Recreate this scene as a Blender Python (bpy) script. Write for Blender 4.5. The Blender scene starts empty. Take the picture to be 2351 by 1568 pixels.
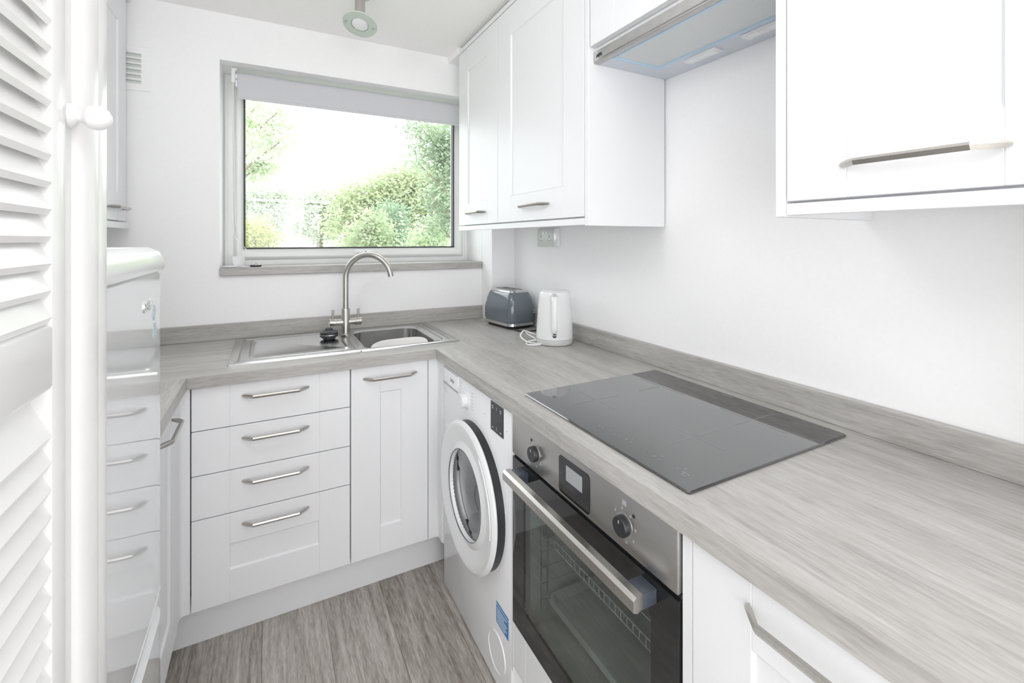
import bpy, bmesh, math, random
from mathutils import Matrix, Vector
random.seed(7)
PI = math.pi
S = bpy.context.scene
COL = S.collection

# ------------------------------------------------------------------ camera
cam_d = bpy.data.cameras.new('camera'); cam = bpy.data.objects.new('camera', cam_d); COL.objects.link(cam)
cam.location = (0, 0, 1.338); cam.rotation_euler = (PI/2, 0, -0.487)
cam_d.sensor_width = 36; cam_d.lens = 36*1053.7/2351; cam_d.shift_y = -(784-550.3)/2351
cam_d.clip_start = 0.02; cam_d.clip_end = 300
S.camera = cam

# ------------------------------------------------------------------ world, lights, exposure
W = bpy.data.worlds.new('overcast_sky'); S.world = W; W.use_nodes = True
wn = W.node_tree; bg = wn.nodes['Background']
bg.inputs['Color'].default_value = (0.95, 0.98, 1.0, 1); bg.inputs['Strength'].default_value = 3.7
S.view_settings.view_transform = 'Standard'; S.view_settings.look = 'None'
S.view_settings.gamma = 1; S.view_settings.use_curve_mapping = False
S.view_settings.exposure = 0.28
S.cycles.max_bounces = 24; S.cycles.diffuse_bounces = 18; S.cycles.transparent_max_bounces = 24

def area(name, loc, rot, sx, sy, power, color=(1, 1, 1)):
    l = bpy.data.lights.new(name, 'AREA'); l.shape = 'RECTANGLE'; l.size = sx; l.size_y = sy
    l.energy = power; l.color = color
    o = bpy.data.objects.new(name, l); o.location = loc; o.rotation_euler = rot; COL.objects.link(o)
    return o
area('hall_fill', (-0.35, -1.55, 0.95), (PI/2, 0, 0), 1.9, 1.7, 27, (0.975, 0.99, 1.0))  # added broad fill from behind the camera; no window is built there
area('overhead_fill', (0.15, -0.75, 2.28), (0, 0, 0), 1.3, 1.0, 6, (0.99, 0.995, 1.0))  # added unseen overhead fill behind the camera, no fixture
area('ceiling_fill', (0.15, -0.30, 1.75), (math.radians(180-8), 0, 0), 0.9, 0.4, 5.2, (0.98, 0.99, 1.0))  # added upward-facing fill to brighten the ceiling, no real lamp
area('flash_fill', (-0.15, -0.45, 1.68), (PI/2-.15, 0, math.radians(-12)), 0.40, 0.40, 0.4, (0.98, 0.99, 1.0))  # stands in for a flash near the camera, not a wall fitting
def bulb(name, loc, r, power):
    l = bpy.data.lights.new(name, 'POINT'); l.shadow_soft_size = r; l.energy = power; l.color = (0.99, 0.995, 1.0)
    o = bpy.data.objects.new(name, l); o.location = loc; COL.objects.link(o)
bulb('kitchen_fill', (-0.30, 1.05, 2.05), 0.12, 6.4)  # added point fill out of view

# ------------------------------------------------------------------ material helpers
MATS = {}
def newmat(name):
    m = bpy.data.materials.new(name); m.use_nodes = True
    nt = m.node_tree; b = nt.nodes['Principled BSDF']
    return m, nt, b
def N(nt, t, **kw):
    n = nt.nodes.new(t)
    for k, v in kw.items():
        if k in n.inputs: n.inputs[k].default_value = v
        else: setattr(n, k, v)
    return n
def plain(name, col, rough=0.5, metal=0.0, bump=0.0, scale=200, spec=0.5, coat=0.0, var=0.03, stretch=(1, 1, 1)):
    m, nt, b = newmat(name); L = nt.links
    b.inputs['Roughness'].default_value = rough; b.inputs['Metallic'].default_value = metal
    b.inputs['Specular IOR Level'].default_value = spec; b.inputs['Coat Weight'].default_value = coat
    tc = N(nt, 'ShaderNodeTexCoord'); mp = N(nt, 'ShaderNodeMapping'); mp.inputs['Scale'].default_value = stretch
    L.new(tc.outputs['Object'], mp.inputs['Vector'])
    nz = N(nt, 'ShaderNodeTexNoise', Scale=scale, Detail=3.0); L.new(mp.outputs['Vector'], nz.inputs['Vector'])
    mr = N(nt, 'ShaderNodeMapRange'); mr.inputs['From Min'].default_value = .3; mr.inputs['From Max'].default_value = .7
    mr.inputs['To Min'].default_value = 1-var; mr.inputs['To Max'].default_value = 1+var
    L.new(nz.outputs['Fac'], mr.inputs['Value'])
    mx = N(nt, 'ShaderNodeVectorMath', operation='SCALE'); mx.inputs[0].default_value = col
    L.new(mr.outputs['Result'], mx.inputs['Scale']); L.new(mx.outputs['Vector'], b.inputs['Base Color'])
    if bump:
        bp = N(nt, 'ShaderNodeBump', Strength=bump, Distance=0.001); L.new(nz.outputs['Fac'], bp.inputs['Height'])
        L.new(bp.outputs['Normal'], b.inputs['Normal'])
    MATS[name] = m; return m
def wood(name, axis, dark, mid, light, rough=0.45, fine=60, planks=None):
    """grain runs along 'axis' (0 x, 1 y); planks=(width, length) gives boards running along y"""
    m, nt, b = newmat(name); L = nt.links; b.inputs['Roughness'].default_value = rough
    tc = N(nt, 'ShaderNodeTexCoord'); src = tc.outputs['Object']
    sx = N(nt, 'ShaderNodeSeparateXYZ'); L.new(src, sx.inputs[0])
    vec = src; tone = None
    if planks:
        w, ln = planks
        dv = N(nt, 'ShaderNodeMath', operation='DIVIDE'); L.new(sx.outputs['X'], dv.inputs[0]); dv.inputs[1].default_value = w
        ad = N(nt, 'ShaderNodeMath', operation='ADD'); L.new(dv.outputs[0], ad.inputs[0]); ad.inputs[1].default_value = 20.1
        fl = N(nt, 'ShaderNodeMath', operation='FLOOR'); L.new(ad.outputs[0], fl.inputs[0])
        w1 = N(nt, 'ShaderNodeTexWhiteNoise', noise_dimensions='1D'); L.new(fl.outputs[0], w1.inputs['W'])
        yo = N(nt, 'ShaderNodeMath', operation='MULTIPLY_ADD'); L.new(w1.outputs['Value'], yo.inputs[0]); yo.inputs[1].default_value = ln; L.new(sx.outputs['Y'], yo.inputs[2])
        yd = N(nt, 'ShaderNodeMath', operation='DIVIDE'); L.new(yo.outputs[0], yd.inputs[0]); yd.inputs[1].default_value = ln
        yf = N(nt, 'ShaderNodeMath', operation='FLOOR'); L.new(yd.outputs[0], yf.inputs[0])
        cb = N(nt, 'ShaderNodeCombineXYZ'); L.new(fl.outputs[0], cb.inputs[0]); L.new(yf.outputs[0], cb.inputs[1])
        w2 = N(nt, 'ShaderNodeTexWhiteNoise', noise_dimensions='3D'); L.new(cb.outputs[0], w2.inputs['Vector'])
        sc = N(nt, 'ShaderNodeVectorMath', operation='SCALE'); L.new(w2.outputs['Color'], sc.inputs[0]); sc.inputs['Scale'].default_value = 9.0
        av = N(nt, 'ShaderNodeVectorMath', operation='ADD'); L.new(src, av.inputs[0]); L.new(sc.outputs[0], av.inputs[1])
        vec = av.outputs[0]; tone = w2.outputs['Value']
    def noise(sl, sh, det, rgh=0.6, dist=0.0):
        mp = N(nt, 'ShaderNodeMapping'); s = [sh, sh, sh]; s[axis] = sl; mp.inputs['Scale'].default_value = s
        L.new(vec, mp.inputs['Vector'])
        n = N(nt, 'ShaderNodeTexNoise', Scale=1.0, Detail=det, Roughness=rgh, Distortion=dist); L.new(mp.outputs['Vector'], n.inputs['Vector'])
        return n.outputs['Fac']
    a = noise(1.3, 14, 5, 0.65, 0.8); c = noise(5, fine*4.0, 4, 0.75, 0.3); d = noise(28, fine*9, 2)
    def mad(x, k, y):
        n = N(nt, 'ShaderNodeMath', operation='MULTIPLY_ADD'); L.new(x, n.inputs[0]); n.inputs[1].default_value = k
        if y is None: n.inputs[2].default_value = 0
        else: L.new(y, n.inputs[2])
        return n.outputs[0]
    v = mad(a, 0.36, None); v = mad(c, 0.40, v); v = mad(d, 0.24, v)
    if tone is not None: v = mad(tone, 0.13, v)
    cr = N(nt, 'ShaderNodeValToRGB'); L.new(v, cr.inputs['Fac'])
    e = cr.color_ramp.elements; o = 0.065 if tone is not None else 0
    e[0].position = 0.36+o; e[0].color = (*dark, 1); e[1].position = 0.64+o; e[1].color = (*light, 1)
    k = e.new(0.49+o); k.color = (*mid, 1)
    out = cr.outputs['Color']
    if planks:
        fr = N(nt, 'ShaderNodeMath', operation='FRACT'); L.new(ad.outputs[0], fr.inputs[0])
        pp = N(nt, 'ShaderNodeMath', operation='PINGPONG'); L.new(fr.outputs[0], pp.inputs[0]); pp.inputs[1].default_value = 0.5
        lt = N(nt, 'ShaderNodeMath', operation='LESS_THAN'); L.new(pp.outputs[0], lt.inputs[0]); lt.inputs[1].default_value = 0.006
        fy = N(nt, 'ShaderNodeMath', operation='FRACT'); L.new(yd.outputs[0], fy.inputs[0])
        l2 = N(nt, 'ShaderNodeMath', operation='LESS_THAN'); L.new(fy.outputs[0], l2.inputs[0]); l2.inputs[1].default_value = 0.002
        mxx = N(nt, 'ShaderNodeMath', operation='MAXIMUM'); L.new(lt.outputs[0], mxx.inputs[0]); L.new(l2.outputs[0], mxx.inputs[1])
        mm = N(nt, 'ShaderNodeMixRGB', blend_type='MULTIPLY'); L.new(mxx.outputs[0], mm.inputs['Fac']); L.new(out, mm.inputs['Color1']); mm.inputs['Color2'].default_value = (.55, .52, .5, 1)
        out = mm.outputs['Color']
    L.new(out, b.inputs['Base Color'])
    bp = N(nt, 'ShaderNodeBump', Strength=0.25, Distance=0.0006); L.new(v, bp.inputs['Height']); L.new(bp.outputs['Normal'], b.inputs['Normal'])
    MATS[name] = m; return m
def glass(name, tint, gloss=0.08, rough=0.0):
    m, nt, b = newmat(name); L = nt.links; nt.nodes.remove(b)
    t = N(nt, 'ShaderNodeBsdfTransparent'); t.inputs['Color'].default_value = (*tint, 1)
    g = N(nt, 'ShaderNodeBsdfGlossy'); g.inputs['Roughness'].default_value = rough
    fr = N(nt, 'ShaderNodeFresnel', IOR=1.5)
    ge = N(nt, 'ShaderNodeNewGeometry'); ir = N(nt, 'ShaderNodeMapRange'); ir.inputs['To Min'].default_value = 1.5; ir.inputs['To Max'].default_value = 1/1.5
    L.new(ge.outputs['Backfacing'], ir.inputs['Value']); L.new(ir.outputs['Result'], fr.inputs['IOR'])
    mu = N(nt, 'ShaderNodeMath', operation='MULTIPLY'); L.new(fr.outputs[0], mu.inputs[0]); mu.inputs[1].default_value = gloss/0.04
    mu.use_clamp = True
    mx = N(nt, 'ShaderNodeMixShader'); L.new(mu.outputs[0], mx.inputs[0]); L.new(t.outputs[0], mx.inputs[1]); L.new(g.outputs[0], mx.inputs[2])
    L.new(mx.outputs[0], nt.nodes['Material Output'].inputs['Surface']); MATS[name] = m; return m

wall_m = plain('wall_paint', (.885, .885, .89), .75, bump=.12, scale=90, var=.008)
ceil_m = plain('ceiling_paint', (.90, .885, .885), .85, bump=.1, scale=60, var=.008)
cab_m = plain('cabinet_white', (.785, .792, .806), .42, bump=.05, scale=1.0, var=.010, stretch=(900, 900, 30))
carc_m = plain('carcass_white', (.80, .805, .82), .45, var=.01)
pvc_m = plain('window_plastic', (.80, .81, .80), .3, var=.01)
gasket_m = plain('rubber_black', (.02, .02, .025), .5)
top_x = wood('worktop_grain_across', 0, (.28, .268, .25), (.405, .392, .372), (.52, .51, .49), .38, 26)
top_y = wood('worktop_grain_along', 1, (.28, .268, .25), (.405, .392, .372), (.52, .51, .49), .38, 26)
floor_m = wood('floor_planks', 1, (.17, .15, .125), (.37, .34, .305), (.60, .575, .535), .5, 22, planks=(0.2, 1.22))
nickel = plain('brushed_nickel', (.54, .52, .49), .30, 1.0, scale=300, var=.05)
steel = plain('stainless_steel', (.58, .58, .575), .22, 1.0, bump=.06, scale=40, var=.05, stretch=(1, 20, 1))
ovensteel = plain('oven_steel', (.50, .49, .475), .36, 1.0, bump=.04, scale=30, var=.04, stretch=(1, 1, 25))
chrome = plain('chrome', (.8, .8, .8), .12, 1.0, var=.01)
hobglass = plain('hob_glass', (.025, .026, .028), .05, spec=1.0, var=.02, coat=1.0)
hobmark = plain('hob_marking', (.26, .27, .28), .25)
blackglass = plain('oven_black_glass', (.012, .013, .014), .05, spec=.7)
blackpl = plain('black_plastic', (.02, .022, .025), .35)
darkblue = plain('slate_plastic', (.06, .07, .09), .35)
whitepl = plain('white_plastic', (.80, .81, .815), .22, coat=.3, var=.01)
applw = plain('appliance_white', (.86, .865, .885), .22, coat=.4, var=.008)
fridgew = plain('fridge_gloss_white', (.76, .775, .79), .07, coat=.8, spec=.6, var=.005)
greypl = plain('grey_print', (.35, .36, .37), .5)
palegrey = plain('pale_grey_print', (.55, .56, .57), .5)
doorw = plain('gloss_door_paint', (.84, .84, .835), .28, bump=.08, scale=30, var=.01)
toasterm = plain('toaster_slate', (.125, .15, .175), .16, coat=.6, var=.03)
fabric = plain('blind_fabric', (.60, .60, .63), .9, bump=.5, scale=900, var=.06)
enamel = plain('oven_enamel', (.30, .32, .31), .45, var=.12, scale=12)
filt = plain('filter_mesh', (.66, .68, .68), .45, .3, bump=.6, scale=700, var=.10)
hoodgrey = plain('hood_grey', (.60, .63, .69), .35, .1)
bluefilm = plain('blue_film', (.46, .63, .78), .3)
lens_m = plain('lamp_lens', (.72, .72, .74), .12, coat=.5)
frost = plain('frosted_glass_ring', (.50, .56, .50), .2, coat=.6)
blue = plain('energy_blue', (.05, .22, .50), .4)
ply = plain('porcelain', (.80, .79, .77), .18, coat=.5, var=.01)
pane_m = glass('window_glass', (.97, .985, .975), .05)
wmglass = glass('porthole_glass', (.36, .42, .46), .10)
ovenpane = glass('oven_window_glass', (.82, .85, .84), .05)
drum = plain('drum_steel', (.10, .12, .14), .35, .4)
sock_m = plain('socket_grey', (.62, .65, .62), .35)

# ------------------------------------------------------------------ mesh helpers
class MB:
    def __init__(s, M=None): s.bm = bmesh.new(); s.M = M or Matrix(); s.mi = 0
    def _x(s, vs, M=None):
        T = s.M @ M if M else s.M
        for v in vs: v.co = T @ v.co
    def _mi(s, fs):
        for f in fs: f.material_index = s.mi
    def box(s, x0, x1, y0, y1, z0, z1, b=0.0, seg=1, M=None):
        t = bmesh.new()
        bmesh.ops.create_cube(t, size=1)
        for v in t.verts: v.co = Vector((x0+(v.co.x+.5)*(x1-x0), y0+(v.co.y+.5)*(y1-y0), z0+(v.co.z+.5)*(z1-z0)))
        if b > 0:
            b = min(b, .49*min(abs(x1-x0), abs(y1-y0), abs(z1-z0)))
            bmesh.ops.bevel(t, geom=t.edges[:], offset=b, segments=seg, profile=.5, affect='EDGES')
        s.merge(t, M); return s
    def merge(s, t, M=None):
        mp = {}
        T = s.M @ M if M else s.M
        for v in t.verts: mp[v] = s.bm.verts.new(T @ v.co)
        for f in t.faces:
            try:
                nf = s.bm.faces.new([mp[v] for v in f.verts]); nf.material_index = s.mi
            except ValueError: pass
        t.free()
    def loft(s, loops, cap0=True, cap1=True, closed=True, M=None):
        T = s.M @ M if M else s.M
        R = [[s.bm.verts.new(T @ Vector(p)) for p in l] for l in loops]
        n = len(R[0]); fs = []
        for a, b in zip(R[:-1], R[1:]):
            for i in range(n if closed else n-1):
                j = (i+1) % n; fs.append(s.bm.faces.new([a[i], a[j], b[j], b[i]]))
        if cap0: fs.append(s.bm.faces.new(R[0][::-1]))
        if cap1: fs.append(s.bm.faces.new(R[-1]))
        s._mi(fs); return s
    def lathe(s, prof, n=32, M=None, caps=True):
        """prof list of (r, z) around local z"""
        loops = [[(r*math.cos(2*PI*i/n), r*math.sin(2*PI*i/n), z) for i in range(n)] for r, z in prof]
        return s.loft(loops, caps and prof[0][0] > 1e-6, caps and prof[-1][0] > 1e-6, True, M)
    def cyl(s, p0, p1, r, n=20, r1=None, ch=0.0):
        p0 = Vector(p0); p1 = Vector(p1); d = p1-p0; h = d.length
        M = Matrix.Translation(p0) @ d.to_track_quat('Z', 'Y').to_matrix().to_4x4()
        r1 = r if r1 is None else r1
        pr = [(r, 0), (r1, h)] if ch == 0 else [(r-ch, 0), (r, ch), (r1, h-ch), (r1-ch, h)]
        return s.lathe(pr, n, M)
    def tube(s, pts, r, n=10, caps=True):
        P = [Vector(p) for p in pts]; loops = []; T0 = (P[1]-P[0]).normalized()
        u = T0.orthogonal().normalized()
        for i, p in enumerate(P):
            t = (P[min(i+1, len(P)-1)]-P[max(i-1, 0)]).normalized()
            u = (u-t*u.dot(t)).normalized(); w = t.cross(u)
            rr = r[i] if isinstance(r, (list, tuple)) else r
            loops.append([p+(u*math.cos(2*PI*k/n)+w*math.sin(2*PI*k/n))*rr for k in range(n)])
        return s.loft(loops, caps, caps)
    def prism(s, poly, y0, y1):
        """poly in (x, z), extruded along y"""
        return s.loft([[(x, y0, z) for x, z in poly], [(x, y1, z) for x, z in poly]])
    def build(s, name, mat, parent=None, ang=32, smooth=True):
        bm = s.bm
        bmesh.ops.remove_doubles(bm, verts=bm.verts, dist=1e-6)
        bmesh.ops.recalc_face_normals(bm, faces=bm.faces)
        if smooth:
            for f in bm.faces: f.smooth = True
            for e in bm.edges:
                if len(e.link_faces) != 2 or e.calc_face_angle(4) > math.radians(ang): e.smooth = False
        me = bpy.data.meshes.new(name); bm.to_mesh(me); bm.free()
        for m in (mat if isinstance(mat, (list, tuple)) else [mat]): me.materials.append(m)
        o = bpy.data.objects.new(name, me); COL.objects.link(o)
        if parent: o.parent = parent
        return o
def smooth(pts, k=8):
    P = [Vector(p) for p in pts]; P = [2*P[0]-P[1]]+P+[2*P[-1]-P[-2]]; out = []
    for i in range(1, len(P)-2):
        for j in range(k):
            t = j/k; a, b, c, d = P[i-1:i+3]
            out.append(.5*((2*b)+(-a+c)*t+(2*a-5*b+4*c-d)*t*t+(-a+3*b-3*c+d)*t**3))
    out.append(P[-2]); return out
def rrect(x0, x1, y0, y1, r, z, n=6):
    out = []
    for cx, cy, a0 in ((x1-r, y1-r, 0), (x0+r, y1-r, PI/2), (x0+r, y0+r, PI), (x1-r, y0+r, 1.5*PI)):
        for i in range(n+1):
            a = a0+PI/2*i/n; out.append((cx+r*math.cos(a), cy+r*math.sin(a), z))
    return out
def thing(name, label, cat, loc=(0, 0, 0), rz=0, group=None):
    o = bpy.data.objects.new(name, None); COL.objects.link(o); o.location = loc; o.rotation_euler = (0, 0, rz)
    o.empty_display_size = .05
    return tag(o, label, cat, group)
def tag(o, label=None, cat=None, group=None, kind=None):
    if label: o['label'] = label
    if cat: o['category'] = cat
    if group: o['group'] = group
    if kind: o['kind'] = kind
    return o
def struct(name, mb, mat, parent=None):
    o = mb.build(name, mat, parent)
    if not parent: o['kind'] = 'structure'
    return o
def lettering(txt, size, M, mat, parent, name='lettering', depth=.0004, bold=0.0):
    c = bpy.data.curves.new(name, 'FONT'); c.body = txt; c.size = size; c.extrude = depth; c.align_x = 'CENTER'; c.align_y = 'CENTER'; c.offset = bold
    t = bpy.data.objects.new('t', c); COL.objects.link(t)
    bpy.context.view_layer.update()
    me = bpy.data.meshes.new_from_object(t.evaluated_get(bpy.context.evaluated_depsgraph_get()))
    bpy.data.objects.remove(t); me.transform(M); me.materials.clear(); me.materials.append(mat)
    o = bpy.data.objects.new(name, me); COL.objects.link(o); o.parent = parent
    return o
FRONT = Matrix.Rotation(PI/2, 4, 'X')      # text lying in xy -> standing, readable from -y

XR, XL, YB, YF, ZC, ZT = 1.187, -.83, 2.352, .12, 2.322, .905
UF = .862      # wall-unit front plane on the right wall
R90 = -PI/2; L90 = PI/2

# ------------------------------------------------------------------ room shell
struct('floor', MB().box(-1.5, 1.9, -1.7, 2.72, -.05, 0), floor_m)
struct('ceiling', MB().box(-1.5, 1.9, -1.7, 2.72, ZC, ZC+.05), ceil_m)
WX0, WX1, WZ0, WZ1, YO = -.189, 1.052, 1.205, 2.12, 2.62
wb = MB(); wb.box(XL-.1, WX0, YB, YO, 0, ZC); wb.box(WX1, XR+.1, YB, YO, 0, ZC); wb.box(WX0, WX1, YB, YO, 0, WZ0-.012); wb.box(WX0, WX1, YB, YO, WZ1, ZC)
struct('wall_back', wb, wall_m)
struct('wall_right', MB().box(XR, XR+.1, -.0, YB, 0, ZC), wall_m)
struct('wall_left', MB().box(XL-.1, XL, .0, YB, 0, ZC), wall_m)
struct('wall_corner_boxing', MB().box(WX1, XR, 2.215, YB, 0, ZC, .002), wall_m)
wf = MB(); wf.box(XL, -.235, .0, YF-.005, 0, ZC); wf.box(1.0, XR, .0, YF-.005, 0, ZC)
struct('wall_front', wf, wall_m)
wh = MB(); wh.box(-1.5, -1.4, -1.7, 0, 0, ZC); wh.box(1.7, 1.8, -1.7, 0, 0, ZC); wh.box(-1.4, 1.7, -1.7, -1.62, 0, ZC); wh.box(-1.4, XL, -.02, 0, 0, ZC); wh.box(XR, 1.7, -.02, 0, 0, ZC)
struct('wall_hall', wh, wall_m)
struct('trim_1', MB().box(.855, 1.052, 2.2, 2.350, 2.29, ZC, .002), ceil_m)

# window
win = thing('window_1', 'white plastic-framed window above the sink looking onto trees', 'window', (WX0, 2.54, WZ0)); win['kind'] = 'structure'
w, h = WX1-WX0, WZ1-WZ0
def frame_ring(mb, x0, x1, z0, z1, t, y0, y1, b=.004):
    """mitred ring with thicknesses t=(l, r, b, t)"""
    l, r, bo, to = t
    prof = [(0, y1, 0), (0, y0, 0), (1, y0, 1), (1, y1, 1)]
    o = [(x0, z0), (x1, z0), (x1, z1), (x0, z1)]; i = [(x0+l, z0+bo), (x1-r, z0+bo), (x1-r, z1-to), (x0+l, z1-to)]
    def lp(f, y): return [(o[k][0]+(i[k][0]-o[k][0])*f, y, o[k][1]+(i[k][1]-o[k][1])*f) for k in range(4)]
    d = min(.35, b/max(.001, min(l, r, bo, to)))
    L = [lp(0, y1), lp(0, y0+b), lp(d, y0), lp(1-d*1.6, y0), lp(1, y0+b*1.6), lp(1, y1), lp(0, y1)]
    mb.loft(L, False, False)
f = MB(); frame_ring(f, 0, w, 0, h, (.050, .045, .042, .045), 0, .07, .006)
f.box(.006, .016, -.006, .02, .0, h, .002); f.box(w-.026, w-.012, -.006, .02, 0, h, .002)
f.build('window_frame', pvc_m, win)
f = MB(); frame_ring(f, .048, w-.043, .040, h-.043, (.036, .052, .050, .036), -.012, .05, .008); f.build('window_sash', pvc_m, win)
f = MB(); frame_ring(f, .083, w-.094, .089, h-.078, (.006, .006, .006, .006), -.006, .03, .001); f.build('gasket', gasket_m, win)
f = MB(); f.box(.087, w-.1, .02, .024, .093, h-.084); f.build('glass_pane', pane_m, win)
f = MB(); f.box(.585, .68, -.020, -.012, .058, .082, .003, 2); f.box(.60, .70, -.034, -.022, .064, .076, .004, 2); f.cyl((.63, -.036, .070), (.63, -.012, .070), .008, 14)
hd = f.build('window_handle', pvc_m, win)
f = MB(); f.cyl((.641, -.037, .071), (.641, -.0335, .071), .0045, 12); f.build('handle_lock', greypl, hd)
# small dark plastic sill board, greyish wood effect
sb = MB(); sb.box(WX0, WX1, 2.335, 2.545, 1.180, 1.217, .003); sb.build('window_sill', top_x, win).location = (-WX0, -2.54, -WZ0)

# roller blind
bl = thing('roller_blind', 'pale grey fabric roller blind part rolled up at the window top', 'blind', (0, 2.44, 0))
f = MB(); f.cyl((-.125, 0, 2.080), (1.030, 0, 2.080), .020, 24); f.build('roll', fabric, bl)
f = MB(); f.box(-.125, 1.030, -.0205, -.0190, 1.985, 2.080); f.build('fabric', fabric, bl)
f = MB(); f.box(-.125, 1.030, -.023, -.016, 1.977, 1.990, .002); f.build('bottom_bar', fabric, bl)
f = MB(); f.box(-.150, -.135, -.028, .026, 2.045, 2.112, .004); f.box(-.152, -.128, -.02, .02, 2.104, 2.116, .002); f.cyl((-.136, 0, 2.08), (-.126, 0, 2.08), .017, 18)
f.box(-.1335, -.1265, -.024, -.01, 2.03, 2.06, .001); f.build('bracket', whitepl, bl)
f = MB(); f.box(1.033, 1.046, -.026, .026, 2.045, 2.112, .004); f.build('bracket', whitepl, bl)
f = MB(); f.tube(smooth([(-.143, -.022, 2.06), (-.142, -.024, 1.9), (-.138, -.026, 1.75), (-.136, -.028, 1.55), (-.130, -.03, 1.40), (-.115, -.032, 1.33), (-.085, -.03, 1.285)]), .0016, 6)
f.tube(smooth([(-.143, .02, 2.06), (-.147, .01, 1.8), (-.146, 0, 1.5), (-.138, -.02, 1.36), (-.112, -.032, 1.325)]), .0016, 6); f.build('chain', whitepl, bl)

# wall vent on back wall
v = thing('wall_vent', 'square white louvred air vent on wall beside left wall cabinet', 'vent', (-.509, YB, 1.94))
f = MB()
f.box(-.035, .083, -.006, .0, 0, .18, .002); f.build('frame', wall_m, v)
for i in range(6):
    f = MB(); z = .030+i*.0215
    f.box(-.03, .052, -.0075, -.0055, z-.0015, z+.0105, .0005); f.box(-.03, .052, -.0150, -.0055, z+.008, z+.0105, .0008); f.build('slat', sock_m, v)

# ------------------------------------------------------------------ cabinet fronts and handles
def handle_mb(L=.206, cx=0.0, z=0.0, y=0.0):
    """bow handle: strip bent out from the door, ends tapering to points; front faces -y"""
    mb = MB(); o = .028; a = .033
    secs = [(-L/2, .0005, .0020, .005), (-L/2+.004, .004, .0045, .0062), (-L/2+a*.55, .0155, .0062, .0066), (-L/2+a, o, .0056, .0058)]
    secs = secs+[(-x, d, hz, hy) for x, d, hz, hy in secs[::-1]]
    loops = []
    for x, d, hz, hy in secs:
        yy = y-d
        loops.append([(cx+x, yy-hy*.25, z-hz), (cx+x, yy-hy, z+hz*.25), (cx+x, yy-hy*.55, z+hz), (cx+x, yy+hy*.7, z+hz), (cx+x, yy+hy*.7, z-hz*.7)])
    mb.loft(loops); return mb
def front(name, parent, x0, x1, z0, z1, sl=.11, sr=.11, rb=.105, rt=.105, rec=.006, t=.02, panel=True, y=0.0):
    """shaker front, face at y, thickness t backwards. stiles sl/sr, rails rb/rt"""
    mb = MB(); b = .0011
    mb.box(x0, x0+sl, y, y+t, z0, z1, b); mb.box(x1-sr, x1, y, y+t, z0, z1, b)
    if panel:
        mb.box(x0+sl, x1-sr, y, y+t, z0, z0+rb, b); mb.box(x0+sl, x1-sr, y, y+t, z1-rt, z1, b)
        mb.box(x0+sl-.002, x1-sr+.002, y+rec, y+t, z0+rb-.002, z1-rt+.002)
        c = .0035   # sloped inner moulding
        for (xa, xb, za, zb, dx, dz) in ((x0+sl, x0+sl, z0+rb, z1-rt, c, 0), (x1-sr, x1-sr, z0+rb, z1-rt, -c, 0)):
            mb.loft([[(xa, y+.0006, za), (xa+dx, y+rec, za), (xa, y+rec+.001, za)], [(xb, y+.0006, zb), (xb+dx, y+rec, zb), (xb, y+rec+.001, zb)]])
        for zz, dz in ((z0+rb, c), (z1-rt, -c)):
            mb.loft([[(x0+sl, y+.0006, zz), (x0+sl, y+rec, zz+dz), (x0+sl, y+rec+.001, zz)], [(x1-sr, y+.0006, zz), (x1-sr, y+rec, zz+dz), (x1-sr, y+rec+.001, zz)]])
    else:
        mb.box(x0+sl, x1-sr, y, y+t, z0, z1, b)
    return mb.build(name, cab_m, parent)
ZB0, ZB1 = .151, .863
HG = 'cupboard handles'
# drawer unit on back run
DY = 1.763
d = thing('drawer_unit', 'white four-drawer base unit under the draining board', 'drawer unit', (-.2195, DY, 0))
MB().box(.0, .482, .024, .565, .14, .866).build('carcass', blackpl if False else carc_m, d)
zs = [(.7265, .863), (.5835, .7235), (.4425, .5805), (.151, .4395)]
for i, (a, b_) in enumerate(zs):
    fr = front('drawer', d, .0015, .4815, a, b_, .104, .104, .105, .1, panel=(i == 3))
    handle_mb(.206, .2425, b_-.0425, 0).build('handle', nickel, fr)
# narrow cabinet
d = thing('base_cabinet', 'narrow white single-door base cabinet below the sink bowl', 'cabinet', (.2655, DY, 0))
f = MB(); f.box(0, .018, .024, .565, .14, .866); f.box(.273, .291, .024, .565, .14, .72); f.box(.018, .273, .024, .565, .14, .158); f.box(.018, .273, .55, .565, .158, .72); f.box(.018, .273, .024, .04, .158, .866); f.build('carcass', carc_m, d)
fr = front('door', d, .0005, .2905, ZB0, ZB1, .105, .105, .106, .1)
handle_mb(.206, .145, .8205, 0).build('handle', nickel, fr)
# corner posts
c = MB(); n = 6
def post(mb, sx):
    # L-shaped internal corner post with soft fold, local: flat along x then returning toward -y; sx=+1 right post
    pts = [(0, 0), (.030, 0)]
    for i in range(n+1):
        a = PI/2*i/n; pts.append((.030+.010*math.sin(a), -.0+(-.010+.010*math.cos(a))))
    pts += [(.040, -.035), (.040, -.046), (.0445, -.050), (.0445, -.066)]
    outer = [(p[0]*sx, p[1]) for p in pts]
    back = [(.0625*sx, -.066), (.0625*sx, .018), (0, .018)]
    mb.loft([[(x, y, .151) for x, y in outer+back], [(x, y, .866) for x, y in outer+back]])
post(c, 1)
o = c.build('corner_post', cab_m); o.location = (.5585, DY, 0)
tag(o, 'white fluted corner post between sink cabinet and washing machine', 'corner post')
c = MB()
pts = [(0, 0), (-.012, 0)]
for i in range(n+1):
    a = PI/2*i/n; pts.append((-.012-.014*math.sin(a), -.014+.014*math.cos(a)))
pts += [(-.026, -.058), (-.050, -.058), (-.050, .018), (0, .018)]
c.loft([[(x, y, .151) for x, y in pts], [(x, y, .866) for x, y in pts]])
o = c.build('corner_post', cab_m); o.location = (-.2215, DY, 0)
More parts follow.
